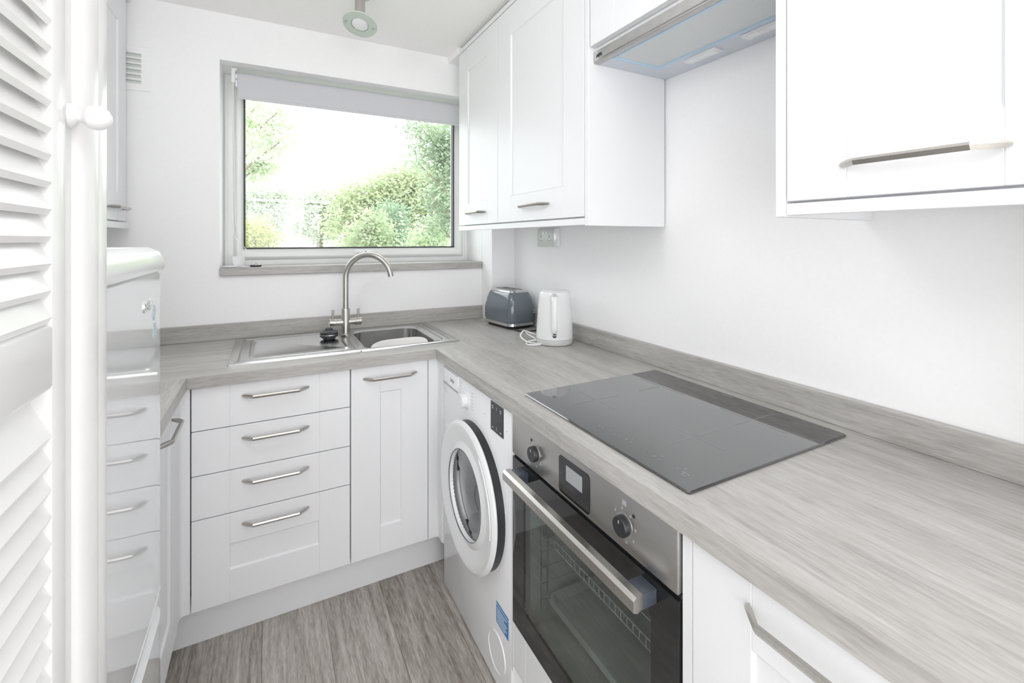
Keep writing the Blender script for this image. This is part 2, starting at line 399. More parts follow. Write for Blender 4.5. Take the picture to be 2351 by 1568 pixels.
tag(o, 'white corner post beside the left end of the drawers', 'corner post')
# plinths
tag(MB().box(-.302, .660, 1.833, 1.851, 0, .150, .001).build('plinth', cab_m), 'long white plinth board under the drawers and sink cabinet', 'plinth')
tag(MB().box(-.320, -.3035, 1.345, 1.831, 0, .150, .001).build('plinth', cab_m), 'white plinth board under the left cabinet beside the fridge', 'plinth')
# left base cabinet (faces +x)
d = thing('base_cabinet', 'white base cabinet between tall fridge freezer and drawers', 'cabinet', (-.246, 1.338, 0), L90)
MB().box(0, .362, .024, .57, .14, .866).build('carcass', carc_m, d)
fr = front('door', d, .001, .362, ZB0, ZB1, .105, .105, .106, .1)
handle_mb(.21, .181, .8205, 0).build('handle', nickel, fr)
# right base cabinets (face -x)
RX = .597
d = thing('base_cabinet', 'white base cabinet right of the oven beneath the worktop', 'cabinet', (RX, .5355, 0), R90)
MB().box(.0, .40, .024, .57, .14, .866).build('carcass', carc_m, d)
MB().box(.0, .0205, .002, .024, ZB0, .866, .002).build('end_strip', cab_m, d)
fr = front('door', d, .0235, .399, ZB0, ZB1, .101, .101, .106, .1)
handle_mb(.206, .220, .8225, 0).build('handle', nickel, fr)
tag(MB().box(RX+.06, RX+.078, .125, 1.112, 0, .138, .001).build('plinth', cab_m), 'white plinth board under oven and right base cabinet', 'plinth')
# oven housing
d = thing('oven_housing', 'white cabinet housing the built-in oven above a plain panel', 'cabinet', (RX, 1.1295, 0), R90)
f = MB(); f.box(0, .0095, 0, .56, .14, .866, .001); f.box(.5925, .594-.0008, .006, .56, .14, .866); f.box(.0095, .5925, .02, .56, .14, .158); f.build('carcass', cab_m, d)
f = MB(); f.box(.0105, .0770, 0, .018, .158, .280, .0011); f.box(.0770, .525, 0, .018, .158, .280, .0011); f.box(.525, .591, 0, .018, .158, .280, .0011); f.build('lower_panel', cab_m, d)

# ------------------------------------------------------------------ worktop with upstand
WXF, WYF = .584, 1.747
f = MB(); z0, z1 = ZT-.038, ZT
BX0, BX1, BY0, BY1 = .337, .632, 1.868, 2.235
f.mi = 0
YE = YB-.001
f.box(XL+.001, BX0, WYF, YE, z0, z1); f.box(BX1, .668, WYF, YE, z0, z1); f.box(BX0, BX1, WYF, BY0, z0, z1); f.box(BX0, BX1, BY1, YE, z0, z1)
f.mi = 1
f.box(WXF, .668, .13, WYF, z0, z1); f.box(.668, WX1-.001, .13, YE, z0, z1); f.box(WX1-.001, XR-.001, .13, 2.214, z0, z1); f.box(XL+.001, -.228, 1.338, WYF, z0, z1)
wt = f.build('worktop', [top_x, top_y]); tag(wt, 'grey oak-effect L-shaped worktop running round under the window', 'worktop')
f = MB(); f.mi = 0; f.box(XL+.001, WX1-.001, YB-.019, YB-.001, ZT, .974, .0015)
f.mi = 1; f.box(XR-.019, XR-.001, .13, 2.214, ZT, .974, .0015); f.box(XL+.001, XL+.019, 1.34, YB-.02, ZT, .974, .0015)
f.mi = 0; f.box(WX1, XR-.02, 2.196, 2.214, ZT, .974, .0015)
f.build('upstand', [top_x, top_y], wt)

# ------------------------------------------------------------------ sink
sk = thing('sink', 'stainless steel single-bowl sink with left draining board', 'sink', (0, 0, ZT))
SX0, SX1, SY0, SY1 = -.125, .719, 1.838, 2.300
f = MB(); zt = .0062; n_ = 6; xm = .3150
f.loft([rrect(SX0-.002, xm, SY0-.002, SY1+.002, .004, .0003), rrect(SX0, xm, SY0, SY1, .004, .0048), rrect(SX0+.004, xm, SY0+.004, SY1-.004, .004, zt), rrect(SX0+.026, xm-.012, SY0+.030, SY1-.026, .015, zt),
        rrect(SX0+.032, xm-.018, SY0+.036, SY1-.032, .02, zt-.0052), rrect(SX0+.058, xm-.03, SY0+.075, SY1-.060, .02, zt-.0052), rrect(SX0+.064, xm-.036, SY0+.081, SY1-.066, .02, zt-.0006), rrect(SX0+.072, xm-.042, SY0+.089, SY1-.074, .02, zt-.0052)], False, True)
f.build('draining_board', steel, sk)
f = MB()
f.loft([rrect(xm, SX1+.002, SY0-.002, SY1+.002, .004, .0003), rrect(xm, SX1, SY0, SY1, .004, .0048), rrect(xm, SX1-.004, SY0+.004, SY1-.004, .004, zt),
        rrect(BX0-.004, BX1+.016, BY0-.012, BY1+.016, .045, zt), rrect(BX0+.002, BX1+.008, BY0-.006, BY1+.008, .045, zt-.003), rrect(BX0+.003, BX1-.001, BY0+.001, BY1-.001, .05, zt-.008), rrect(BX0+.006, BX1-.004, BY0+.004, BY1-.004, .05, -.12), rrect(BX0+.022, BX1-.020, BY0+.020, BY1-.020, .05, -.148), rrect(BX0+.05, BX1-.05, BY0+.05, BY1-.05, .05, -.152)], False, True)
f.loft([rrect(.658, .662, 1.874, 2.255, .0015, zt), rrect(.6585, .6615, 1.875, 2.254, .0010, zt+.0030)], False, True)
f.loft([rrect(.686, .690, 1.872, 2.262, .0015, zt), rrect(.6865, .6895, 1.873, 2.261, .0010, zt+.0030)], False, True)
f.build('bowl', steel, sk)
f = MB(); f.lathe([(.001, .0), (.012, .0), (.020, .001), (.028, .002), (.036, .001), (.038, -.001)], 24, Matrix.Translation((.485, 2.06, -.150))); f.build('drain', chrome, sk)

# tap
tp = thing('mixer_tap', 'brushed steel swan-neck mixer tap with two levers', 'tap', (.307, 2.19, ZT+.0062))
f = MB(); f.lathe([(.024, 0), (.024, .004), (.0195, .006), (.0185, .02), (.0185, .112), (.0165, .116)], 28); f.build('body', nickel, tp)
dr = Vector((.80, -.60, 0)); rr_ = .1085; hz = 1.160-ZT-.0045; pts = [(0, 0, .10), (0, 0, .16), (0, 0, hz-.03)]
for i in range(0, 25):
    a = PI*1.0*i/24*.965; pts.append(tuple(dr*(rr_-rr_*math.cos(a))+Vector((0, 0, hz+rr_*math.sin(a)))))
f = MB(); f.tube(pts, .0125, 20); f.build('spout', nickel, tp)
f = MB(); f.cyl((-.066, 0, .055), (.066, 0, .055), .0145, 20, ch=.001); f.cyl((-.069, 0, .055), (-.040, 0, .055), .0170, 20, ch=.001); f.cyl((.040, 0, .055), (.069, 0, .055), .0170, 20, ch=.001); f.build('valve_arm', nickel, tp)
for s_ in (-1, 1):
    f = MB(); f.cyl((.054*s_, 0, .068), (.054*s_, 0, .112), .0042, 12, r1=.0056, ch=.0008); f.build('lever', nickel, tp)

# plug standing on drainer
pg = thing('sink_plug', 'black sink strainer plug upright on the draining board behind tap', 'plug', (.230, 2.125, ZT+.0015))
f = MB(); f.lathe([(.020, 0), (.026, .004), (.028, .010), (.036, .013), (.038, .018), (.036, .021)], 32); f.build('body', blackpl, pg)
f = MB(); f.lathe([(.0345, .0), (.0385, .001), (.0385, .0035), (.030, .0045)], 32, Matrix.Translation((0, 0, .021))); f.build('metal_rim', chrome, pg)
f = MB(); f.lathe([(.037, .0), (.037, .006), (.030, .012), (.018, .015), (.014, .023), (.007, .026)], 32, Matrix.Translation((0, 0, .0255))); f.build('rubber_cap', blackpl, pg)
f = MB(); f.cyl((0, 0, .05), (0, 0, .076), .0028, 10); f.build('pin', nickel, pg)
# white dishes in bowl
def wavy_plate(cx, cy, rx, ry, z, tilt, rot, ph):
    mb = MB(); n = 48; loops = []
    for fr_, hh in ((.05, .004), (.55, .002), (.7, .006), (.92, .022), (1, .026), (1.0, .030), (.9, .026), (.68, .010), (.5, .006), (.05, .008)):
        loops.append([(rx*fr_*math.cos(2*PI*i/n)*(1+.05*math.sin(3*2*PI*i/n+ph)*fr_), ry*fr_*math.sin(2*PI*i/n), hh+.006*fr_*math.sin(3*2*PI*i/n+ph)) for i in range(n)])
    mb.loft(loops); return mb
o = wavy_plate(0, 0, .122, .070, 0, 0, 0, .5).build('white_dish', ply); o.location = (.492, 1.955, ZT-.050); o.rotation_euler = (math.radians(24), math.radians(-3), .08)
tag(o, 'long white wavy-edged dish tilted in the sink bowl', 'dish')

# ------------------------------------------------------------------ hob
hb = thing('induction_hob', 'black glass induction hob set in the grey worktop', 'hob', (0, 0, ZT))
f = MB(); f.loft([rrect(.629, 1.122, .547, 1.113, .006, .0002), rrect(.628, 1.123, .546, 1.114, .006, .0035), rrect(.630, 1.121, .548, 1.112, .005, .0055)]); f.build('glass_top', hobglass, hb)
zz = .0056
def mark(mb, x0, x1, y0, y1): mb.box(x0, x1, y0, y1, zz, zz+.0002)
for cx_, cy_ in ((.817, .695), (.772, .977), (1.010, .695), (1.010, .979)):
    f = MB(); l = .075 if cx_ < .9 else .085; g = .008
    mark(f, cx_-l, cx_-g, cy_-.0009, cy_+.0009); mark(f, cx_+g, cx_+l, cy_-.0009, cy_+.0009); mark(f, cx_-.0009, cx_+.0009, cy_-l, cy_-g); mark(f, cx_-.0009, cx_+.0009, cy_+g, cy_+l); mark(f, cx_-.0012, cx_+.0012, cy_-.0012, cy_+.0012)
    f.build('zone_cross', hobmark, hb)
f = MB(); rnd = random.Random(3)
for y_ in (.838, .826, .805, .785, .770, .755, .738, .690, .669, .655, .612, .598):
    x_ = .672+rnd.uniform(-.004, .004); r_ = rnd.uniform(.0018, .0032)
    f.lathe([(r_*.6, zz), (r_*.6, zz+.0002), (r_, zz+.0002), (r_, zz)], 12, Matrix.Translation((x_, y_, 0)), False)
for y_ in (.832, .795, .745, .662, .604): mark(f, .684, .687, y_-.0015, y_+.0015)
f.lathe([(.005, zz), (.005, zz+.0002), (.0065, zz+.0002), (.0065, zz)], 20, Matrix.Translation((.669, .590, 0)), False)
f.build('touch_controls', hobmark, hb)
f = MB(); f.mi = 0
mark(f, 1.1075, 1.1085, .822, .852); mark(f, 1.113, 1.114, .822, .852)
f.build('vent_mark', greypl, hb)

# ------------------------------------------------------------------ washing machine (local: x right, y into wall, faces -y)
wm = thing('washing_machine', 'white front-loading washing machine with round porthole under worktop', 'washing machine', (RX, 1.6925, 0), R90)
WW = .560
f = MB(); f.box(0, WW, 0, .52, .015, .855, .006, 2); f.build('body', applw, wm)
f = MB(); f.box(.004, .162, -.004, .002, .762, .850, .003, 2); dr_ = f.build('detergent_drawer', applw, wm)
f = MB(); f.box(.012, .160, -.0055, -.0035, .792, .797, .0006); f.build('grip', greypl, dr_)
lettering('beko', .020, Matrix.Translation((.105, -.0045, .822)) @ FRONT, greypl, dr_, bold=.0002)
f = MB(); MK = Matrix.Translation((.232, 0, .790)) @ Matrix.Rotation(PI/2, 4, 'X'); f.lathe([(.031, 0), (.031, .003), (.026, .005), (.024, .022), (.022, .024), (.0, .0245)], 32, MK); kn = f.build('programme_knob', whitepl, wm)
f = MB(); f.box(.231, .233, -.0265, -.024, .797, .812); f.build('pointer', palegrey, kn)
f = MB(); f.box(.430, .514, -.0022, .001, .764, .851, .001); dsp = f.build('display', blackpl, wm)
for xa, za in ((.440, .832), (.494, .832), (.440, .774), (.494, .774)):
    f = MB(); f.box(xa, xa+.010, -.003, -.0021, za, za+.0022)
    if za > .8: f.box(xa, xa+.010, -.003, -.0021, za+.006, za+.0082)
    f.build('display_symbol', palegrey, dsp)
for za in (.832, .772): MB().box(.471, .4718, -.003, -.0021, za, za+.010).build('display_line', palegrey, dsp)
f = MB()
for i in range(6):
    z_ = .826-.011*i; f.box(.275, .293-.003*(i % 3), -.0009, .0004, z_, z_+.0022); 
    f.box(.172+.002*i, .186, -.0009, .0004, z_+.008, z_+.0098) if i < 3 else None
for x_ in (.38, .53): f.box(x_, x_+.007, -.0009, .0004, .792, .7945)
f.build('programme_print', palegrey, wm)
DC = Matrix.Translation((.302, 0, .512)) @ Matrix.Scale(1.03, 4) @ Matrix.Rotation(PI/2, 4, 'X')
dk = MB(); dk.lathe([(.2165, -.001), (.2165, .022), (.212, .027), (.150, .027)], 72, DC, False)
dd = MB(); dd.lathe([(.2175, .024), (.2215, .028), (.2205, .034), (.212, .040), (.200, .040), (.178, .033), (.155, .030), (.142, .036), (.135, .038), (.1315, .034), (.130, .020)], 72, DC, False)
dring = dd.build('door', whitepl, wm)
dk.build('door_gasket', blackpl, dring)
f = MB(); f.lathe([(.1335, .0385), (.1325, .034), (.128, .012)], 64, DC, False); f.build('glass_rim', darkblue, dring)
f = MB(); f.lathe([(.129, .024), (.115, .020), (.085, .022), (.04, .028), (.0005, .030)], 64, DC, False); f.build('porthole_glass', wmglass, dring)
f = MB(); f.lathe([(.128, .014), (.120, .005), (.108, .002), (.104, .006), (.094, .0045), (.06, .003), (.0005, .002)], 64, DC, False); f.build('drum', drum, dring)
f = MB()   # grip lip on door rim
for i in range(14):
    a0, a1 = math.radians(52+i*3.5), math.radians(52+(i+1)*3.5)
f.loft([[(math.cos(a)*r, math.sin(a)*r, z) for r, z in ((.200, .0395), (.2065, .0405), (.2055, .0430), (.201, .0425))] for a in [math.radians(-8+i*4) for i in range(16)]], M=DC); f.build('grip_lip', whitepl, dring)
f = MB(); f.box(.467, .545, -.0008, .0004, .206, .258); f.box(.467, .545, -.0008, .0004, .262, .268)
lb = f.build('energy_label', blue, wm)
f = MB()
for i, wd in enumerate((.05, .062, .056, .064, .045, .06)): f.box(.473, .473+wd, -.0014, -.0007, .212+.0075*i, .2142+.0075*i)
f.build('label_text', whitepl, lb)
f = MB(); MFc = Matrix.Translation((.470, 0, .118)) @ Matrix.Rotation(PI/2, 4, 'X'); f.lathe([(.056, -.001), (.056, .0018), (.0545, .0026), (.053, .001), (.0, .001)], 48, MFc); f.build('filter_cover', applw, wm)
f = MB(); f.box(.02, WW-.02, .03, .5, 0, .016); f.build('feet', blackpl, wm)

# ------------------------------------------------------------------ oven
ov = thing('oven', 'built-in single oven with steel control panel and dark glass door', 'oven', (RX, 1.119, 0), R90)
OW = .5805
f = MB()   # hollow housing behind the door
f.box(.055, OW-.055, .40, .41, .30, .72); f.box(.03, .055, .022, .41, .30, .72); f.box(OW-.055, OW-.03, .022, .41, .30, .72); f.box(.03, OW-.03, .022, .41, .285, .30); f.box(.03, OW-.03, .022, .41, .72, .735)
f.build('cavity', enamel, ov)
f = MB(); f.box(0, OW, -.004, .018, .752, .8655, .003, 2); cp = f.build('control_panel', ovensteel, ov)
for kx in (.124, .452):
    f = MB(); MKn = Matrix.Translation((kx, -.004, .799)) @ Matrix.Rotation(PI/2, 4, 'X'); f.lathe([(.0225, 0), (.0225, .0012), (.0195, .002)], 32, MKn); bz = f.build('knob_surround', ovensteel, cp)
    f = MB(); f.lathe([(.0190, .001), (.0190, .011), (.0175, .0135), (.0, .014)], 32, MKn); kk = f.build('knob', blackpl, cp)
    f = MB(); f.box(kx-.0007, kx+.0007, -.0186, -.0178, .806, .812); f.build('pointer', palegrey, kk)
f = MB(); f.loft([rrect(.2325, .3475, .7600, .8440, .009, 0), rrect(.2325, .3475, .7600, .8440, .009, .0012)], M=Matrix.Translation((0, -.004, 0)) @ FRONT); dp = f.build('display', blackglass, cp)
f = MB(); f.box(.262, .322, -.0058, -.0050, .796, .830); f.build('screen', greypl, dp)
for kx in (.124, .452):
    f = MB()
    for i in range(8):
        if kx > .3 and i == 2: continue
        a = PI/2+i*PI/4+.2; f.box(kx+.030*math.cos(a)-.0018, kx+.030*math.cos(a)+.0018, -.0046, -.0039, .799+.030*math.sin(a)-.002, .799+.030*math.sin(a)+.002)
    f.build('dial_marks', greypl, cp)
MB().box(.447, .457, -.0046, -.0039, .836, .846).build('oven_symbol', greypl, cp)
for kx, z_ in ((.105, .826), (.478, .829)): MB().lathe([(.0035, 0), (.0035, .001), (0, .001)], 12, Matrix.Translation((kx, -.004, z_)) @ Matrix.Rotation(PI/2, 4, 'X')).build('indicator', blackpl, cp)
# door: frame of black glass around clear window
f = MB()
def ringpanel(mb, X0, X1, Z0, Z1, x0, x1, z0, z1, r, y0, y1, n=6):
    ins = [(p[0], p[1]) for p in rrect(x0, x1, z0, z1, r, 0, n)]; N_ = len(ins)
    outs = []
    for k, (cx, cz) in enumerate(((X1, Z1), (X0, Z1), (X0, Z0), (X1, Z0))):
        for i in range(n+1): outs.append((cx, cz))
    # spread outer points a little so quads stay valid
    o2 = []
    for k in range(4):
        c0 = outs[k*(n+1)]
        for i in range(n+1):
            ix, iz = ins[k*(n+1)+i]; t = i/n
            if k == 0: p = (X1, iz if t < .5 else Z1) if t < .5 else (ix, Z1)
            elif k == 1: p = (ix, Z1) if t < .5 else (X0, iz)
            elif k == 2: p = (X0, iz) if t < .5 else (ix, Z0)
            else: p = (ix, Z0) if t < .5 else (X1, iz)
            if i == n//2: p = c0
            o2.append(p)
    L = [[(x, y1, z) for x, z in o2], [(x, y0, z) for x, z in o2], [(x, y0, z) for x, z in ins], [(x, y1, z) for x, z in ins], [(x, y1, z) for x, z in o2]]
    mb.loft(L, False, False)
ringpanel(f, 0, OW, .286, .742, .062, OW-.062, .350, .690, .022, -.002, .004)
odr = f.build('oven_door', blackglass, ov)
f = MB(); f.box(.060, OW-.060, -.0012, .0012, .348, .692); f.build('door_window', ovenpane, odr)
f = MB(); f.box(0, OW, .005, .021, .742, .751, .001); f.box(.0, .03, .0045, .021, .286, .742); f.box(OW-.03, OW, .0045, .021, .286, .742); f.build('door_edge', blackpl, odr)
f = MB()  # handle bar
f.loft([[(x, -.048, .707), (x, -.057, .711), (x, -.057, .730), (x, -.050, .735), (x, -.036, .735), (x, -.036, .712)] for x in (.046, OW-.046)])
hb_ = f.build('handle', nickel, odr)
for s_ in (0, 1):
    x0 = .047 if s_ == 0 else OW-.047-.040; f = MB(); f.box(x0, x0+.040, -.047, -.0015, .706, .733, .003, 2); f.build('handle_bracket', darkblue, hb_)
# racks
def rack(side):
    mb = MB(); X = .066 if side == 0 else OW-.066; r = .0020
    for y_ in (.050, .069, .30): mb.tube([(X, y_, .335), (X, y_, .69)], r, 8)
    for i in range(8):
        z_ = .372+i*.042; mb.tube([(X, .050, z_), (X, .069, z_)], r, 8)
        mb.tube([(X, .069, z_), (X+(.006 if side == 0 else -.006), .20, z_), (X, .30, z_)], .0012, 6)
    return mb
for s_ in (0, 1): rack(s_).build('side_rack', chrome, ov)
f = MB(); X0, X1 = .072, OW-.072
for z_ in (.538, .558): f.tube([(X0, .058, z_), (X1, .058, z_)], .0017, 8)
for i in range(24): x = X0+(X1-X0)*(i+.5)/24; f.tube([(x, .058, .538), (x, .058, .558)], .0009, 6)
f.tube([(X0, .058, .538), (X0, .36, .538), (X1, .36, .538), (X1, .058, .538)], .0017, 8)
for i in range(5): y_ = .11+.05*i; f.tube([(X0, y_, .538), (X1, y_, .538)], .0008, 6)
f.build('wire_shelf', chrome, ov)
f = MB()
f.loft([rrect(.075, OW-.075, .06, .37, .02, .374), rrect(.078, OW-.078, .063, .367, .02, .388), rrect(.083, OW-.083, .068, .362, .02, .388), rrect(.09, OW-.09, .075, .355, .02, .366), ], False, True)
f.build('baking_tray', enamel, ov)

# ------------------------------------------------------------------ wall units, right wall
def wall_unit(label, loc, w, doors, rz, ends=(False, True), panels=(.108, .105)):
    u = thing('wall_cabinet', label, 'cabinet', loc, rz)
    dep = .318
    MB().box(.001, w-.003, .024, dep-.001, .026, .90).build('carcass', carc_m, u)
    x0 = .0 if not ends[0] else .020; x1 = w if not ends[1] else w-.020
    MB().box(x0, x1, .001, .020, .003, .0245, .0008).build('light_rail', cab_m, u)
    MB().box(0, w, -.004, .03, .9035, .922, .002).build('cornice', cab_m, u)
    for e, xx in ((ends[0], 0), (ends[1], w-.0195)):
        if e: MB().box(xx, xx+.0195, -.0006, dep, 0, .903, .0012).build('end_panel', cab_m, u)
    for (a, b_, sl, sr) in doors:
        fr = front('door', u, a+.001, b_-.001, .029, .9005, sl, sr, .105, .115)
        handle_mb(.206, (a+b_)/2, .083, 0).build('handle', nickel, fr)
    return u
ZU = 1.381
uy0 = 2.2135
wall_unit('tall white two-door wall cabinet right of the window', (UF, uy0, ZU), uy0-1.128, [(.006, .455, .112, .106), (.457, uy0-1.1495, .115, .115)], R90)
wall_unit('white wall cabinet at far right past the extractor hood', (UF, .5435, ZU), .415, [(.0205, .413, .101, .101)], R90, ends=(True, False))
# hood housing cabinet
hc = thing('hood_cabinet', 'short white wall cabinet above the extractor hood', 'cabinet', (UF+.002, 1.1265, 1.915), R90)
MB().box(0, .581, .024, .316, .0, .366).build('carcass', carc_m, hc)
fr = front('door', hc, .003, .579, .010, .3665, .108, .108, .09, .09)
handle_mb(.206, .291, .115, 0).build('handle', nickel, fr)
MB().box(0, .581, -.004, .03, .3695, .388, .002).build('cornice', cab_m, hc)

# extractor hood
hd = thing('extractor_hood', 'slim steel extractor hood between the right wall cabinets', 'extractor hood', (.880, 1.1265, 1.877), R90)
HWd = .580
f = MB(); f.box(0, HWd, 0, .018, .0065, .0365, .002); fp = f.build('front_strip', steel, hd)
lettering('AEG', .0135, Matrix.Translation((.026, -.0008, .0185)) @ FRONT, blackpl, fp, bold=.0002)
f = MB(); f.box(0, HWd, .001, .022, 0, .0062, .001); f.build('lower_strip', ovensteel, hd)
f = MB(); yb_ = .306
f.box(0, HWd, .210, yb_, .001, .036); f.box(0, .058, .023, .210, .001, .036); f.box(HWd-.04, HWd, .023, .210, .001, .036); f.box(0, HWd, .0226, yb_, .036, .0375); f.build('housing', hoodgrey, hd)
f = MB(); ringpanel(f, .058, HWd-.04, .023, .210, .068, HWd-.05, .032, .200, .003, 0, .003)
for v_ in f.bm.verts: v_.co = Vector((v_.co.x, v_.co.z, v_.co.y-.0005))
f.build('filter_frame', bluefilm, hd)
f = MB(); f.box(.067, HWd-.049, .031, .201, .0025, .008); f.build('grease_filter', filt, hd)
for x0 in (.145, .335):
    f = MB(); f.box(x0, x0+.112, .220, .262, -.004, .002, .003, 2); q = f.build('lamp_cover', lens_m, hd)
    f = MB(); f.box(x0+.012, x0+.100, .228, .254, -.0055, -.0035, .001); f.box(x0+.002, x0+.014, .226, .256, -.0062, -.003, .001); f.build('diffuser', whitepl, q)
    f = MB(); f.box(x0+.045, x0+.066, .230, .252, -.0064, -.005, .0004); f.build('clip', chrome, q)

# left wall unit (faces +x)
u = thing('wall_cabinet', 'white wall cabinet on the left wall above the fridge freezer', 'cabinet', (-.5, 1.28, ZU), L90)
wl = 1.045
MB().box(0, wl, .024, .328, .0245, .90).build('carcass', carc_m, u)
MB().box(0, wl, -.008, .020, 0, .0235, .001).build('light_rail', cab_m, u)
MB().box(0, wl, -.012, .03, .9035, .935, .003).build('cornice', cab_m, u)
for a, b_ in ((.002, .520), (.524, 1.040)):
    fr = front('door', u, a, b_, .029, .9005, .105, .105, .105, .115)
    handle_mb(.206, (a+b_)/2+(.110 if a > .3 else 0), .075, 0).build('handle', nickel, fr)

# ------------------------------------------------------------------ fridge freezer (faces +x)
fg = thing('fridge_freezer', 'tall glossy white fridge freezer behind the louvred door', 'fridge', (-.203, .745, 0), L90)
FW = .495
def bulge(x): t = (x/FW-.5)*2; return .003*t**4
def curved(mb, z0, z1, x0=0, x1=FW, th=.045, ch=.004, n=20):
    loops = []
    for i in range(n+1):
        x = x0+(x1-x0)*i/n; y = bulge(x); e = 0
        if i in (0, n): e = .003
        loops.append([(x, y+e, z0+ch), (x, y+e, z1-ch), (x, y+e+ch, z1), (x, th, z1), (x, th, z0), (x, y+e+ch, z0)])
    mb.loft(loops)
f = MB(); f.box(.004, FW-.004, .048, .58, .03, 1.265, .004, 2); f.build('body', applw, fg)
f = MB(); curved(f, .596, 1.272); ud = f.build('upper_door', fridgew, fg)
f = MB(); curved(f, .586, .5955, th=.035, ch=.002); f.build('door_lip', whitepl, ud)
f = MB(); curved(f, .045, .548, ch=.010); ld = f.build('lower_door', fridgew, fg)
f = MB(); f.box(.01, FW-.01, .022, .048, .548, .586); f.build('grip_recess', palegrey, ld)
f = MB()
f.loft([rrect(0, FW, -.004, .57, .022, 1.274), rrect(-.001, FW+.001, -.006, .571, .024, 1.282), rrect(0, FW, -.004, .57, .022, 1.300), rrect(.006, FW-.006, .004, .562, .022, 1.314), rrect(.018, FW-.018, .020, .545, .02, 1.322), rrect(.030, FW-.030, .032, .53, .02, 1.322), rrect(.034, FW-.034, .036, .526, .02, 1.319)])
f.build('top_cap', whitepl, fg)
lettering('BEKO', .026, Matrix.Translation((.345, bulge(.345)-.0006, 1.212)) @ FRONT, chrome, ud, name='badge', depth=.0012, bold=.0008)
f = MB(); f.lathe([(.012, 0), (.012, .0008), (.006, .0008), (.006, 0)], 20, Matrix.Translation((.402, bulge(.402), 1.192)) @ Matrix.Scale(1.3, 4, (0, 0, 1)) @ Matrix.Rotation(PI/2, 4, 'X'), False)
f.loft([[(.393, bulge(.40)-.001, 1.172), (.417, bulge(.41)-.001, 1.172), (.415, bulge(.41)-.001, 1.145), (.405, bulge(.4)-.001, 1.132), (.394, bulge(.4)-.001, 1.145)], [(.393, bulge(.40)+.002, 1.172), (.417, bulge(.41)+.002, 1.172), (.415, bulge(.41)+.002, 1.145), (.405, bulge(.4)+.002, 1.132), (.394, bulge(.4)+.002, 1.145)]])
f.build('sticker', plain('pale_blue_print', (.50, .62, .68), .4), ud)
f = MB(); f.box(.03, FW-.03, .03, .56, 0, .031); f.build('base', greypl, fg)

# ------------------------------------------------------------------ louvred door (faces +x)
ld_ = thing('louvred_door', 'glossy white louvred folding door with round knob, open at left', 'door', (-.175, .125, 0), L90)
LW = .605  # local x 0..LW  (world y .125 -> .730)
sx0, sx1 = .443, .475       # stile beside the slats
f = MB(); f.box(0, .045, 0, .025, .01, 2.03, .002); f.box(sx0, sx1, 0, .025, .01, 2.03, .0025, 2); f.box(.045, sx0, .002, .026, .01, .14, .002); f.box(.045, sx0, .002, .026, 1.93, 2.03, .002)
f.build('frame', doorw, ld_)
MB().box(.045, sx0, -.0005, .027, 1.2025, 1.260, .003, 2).build('mid_rail', doorw, ld_)
def slats(z0, z1):
    mb = MB(); p = .0247; k = int((z1-z0)/p)
    for i in range(k+1):
        z = z0+i*p
        mb.loft([[(x, .0005, z+.001), (x, .0030, z-.0045), (x, .0215, z+.036), (x, .0190, z+.041)] for x in (.045, sx0)])
    return mb
slats(1.266, 1.905).build('upper_slats', doorw, ld_); slats(.145, 1.175).build('lower_slats', doorw, ld_)
f = MB(); f.box(sx1+.0005, LW, .005, .025, .01, 2.03, .002)
f.box(LW-.034, LW, .000, .024, .01, 2.03, .003, 2)
f.build('folded_leaf', doorw, ld_)
f = MB(); xc = .535; r_ = .030
f.loft([[(xc+r_*math.cos(a), .006-.013*math.sin(a), z) for a in [PI*i/14 for i in range(15)]]+[(xc-r_, .012, z), (xc+r_, .012, z)] for z in (.01, 2.03)]); f.build('bead_moulding', doorw, ld_)
f = MB(); MKd = Matrix.Translation((.490, .005, 1.4627)) @ Matrix.Rotation(PI/2, 4, 'X')
f.lathe([(.0125, -.002), (.0125, .004), (.0100, .007), (.0065, .010), (.0060, .013), (.0080, .0150), (.0112, .018), (.0124, .0235), (.0115, .029), (.0085, .0335), (.0045, .0358), (.0, .0365)], 36, MKd); f.build('knob', doorw, ld_)

# ------------------------------------------------------------------ ceiling spotlight
sp = thing('ceiling_spotlight', 'ceiling spotlight with a frosted glass ring near the window', 'light', (.318, 1.886, 2.19))
nrm = Vector((-.20, -.30, -.93)).normalized(); Q = (-nrm).to_track_quat('Z', 'X').to_matrix().to_4x4()
f = MB(); f.lathe([(.034, -.003), (.065, -.003), (.0665, 0), (.065, .003), (.034, .003), (.034, -.003)], 48, Q, False); f.build('glass_ring', frost, sp)
f = MB(); f.lathe([(.0, -.010), (.018, -.008), (.030, -.003), (.034, .004), (.034, .012), (.026, .035), (.014, .045)], 40, Q); f.build('bulb', lens_m, sp)
f = MB(); f.cyl((.002, .012, .026), (.002, .012, .1205), .0195, 28); f.cyl((.002, .012, .020), (.002, .012, .042), .0215, 28); f.cyl((.002, .012, .117), (.002, .012, .1315), .045, 32, ch=.002); f.build('holder', nickel, sp)
ex = Q.to_3x3() @ Vector((0, 1, 0)); 
hx = Vector((.9, -.1, 0)); hx = (hx-nrm*hx.dot(nrm)).normalized()
for s_ in (-1, 1):
    f = MB(); c_ = hx*.052*s_; f.cyl(c_+nrm*.001, c_+nrm*.0065, .0038, 12); f.build('screw', nickel, sp)

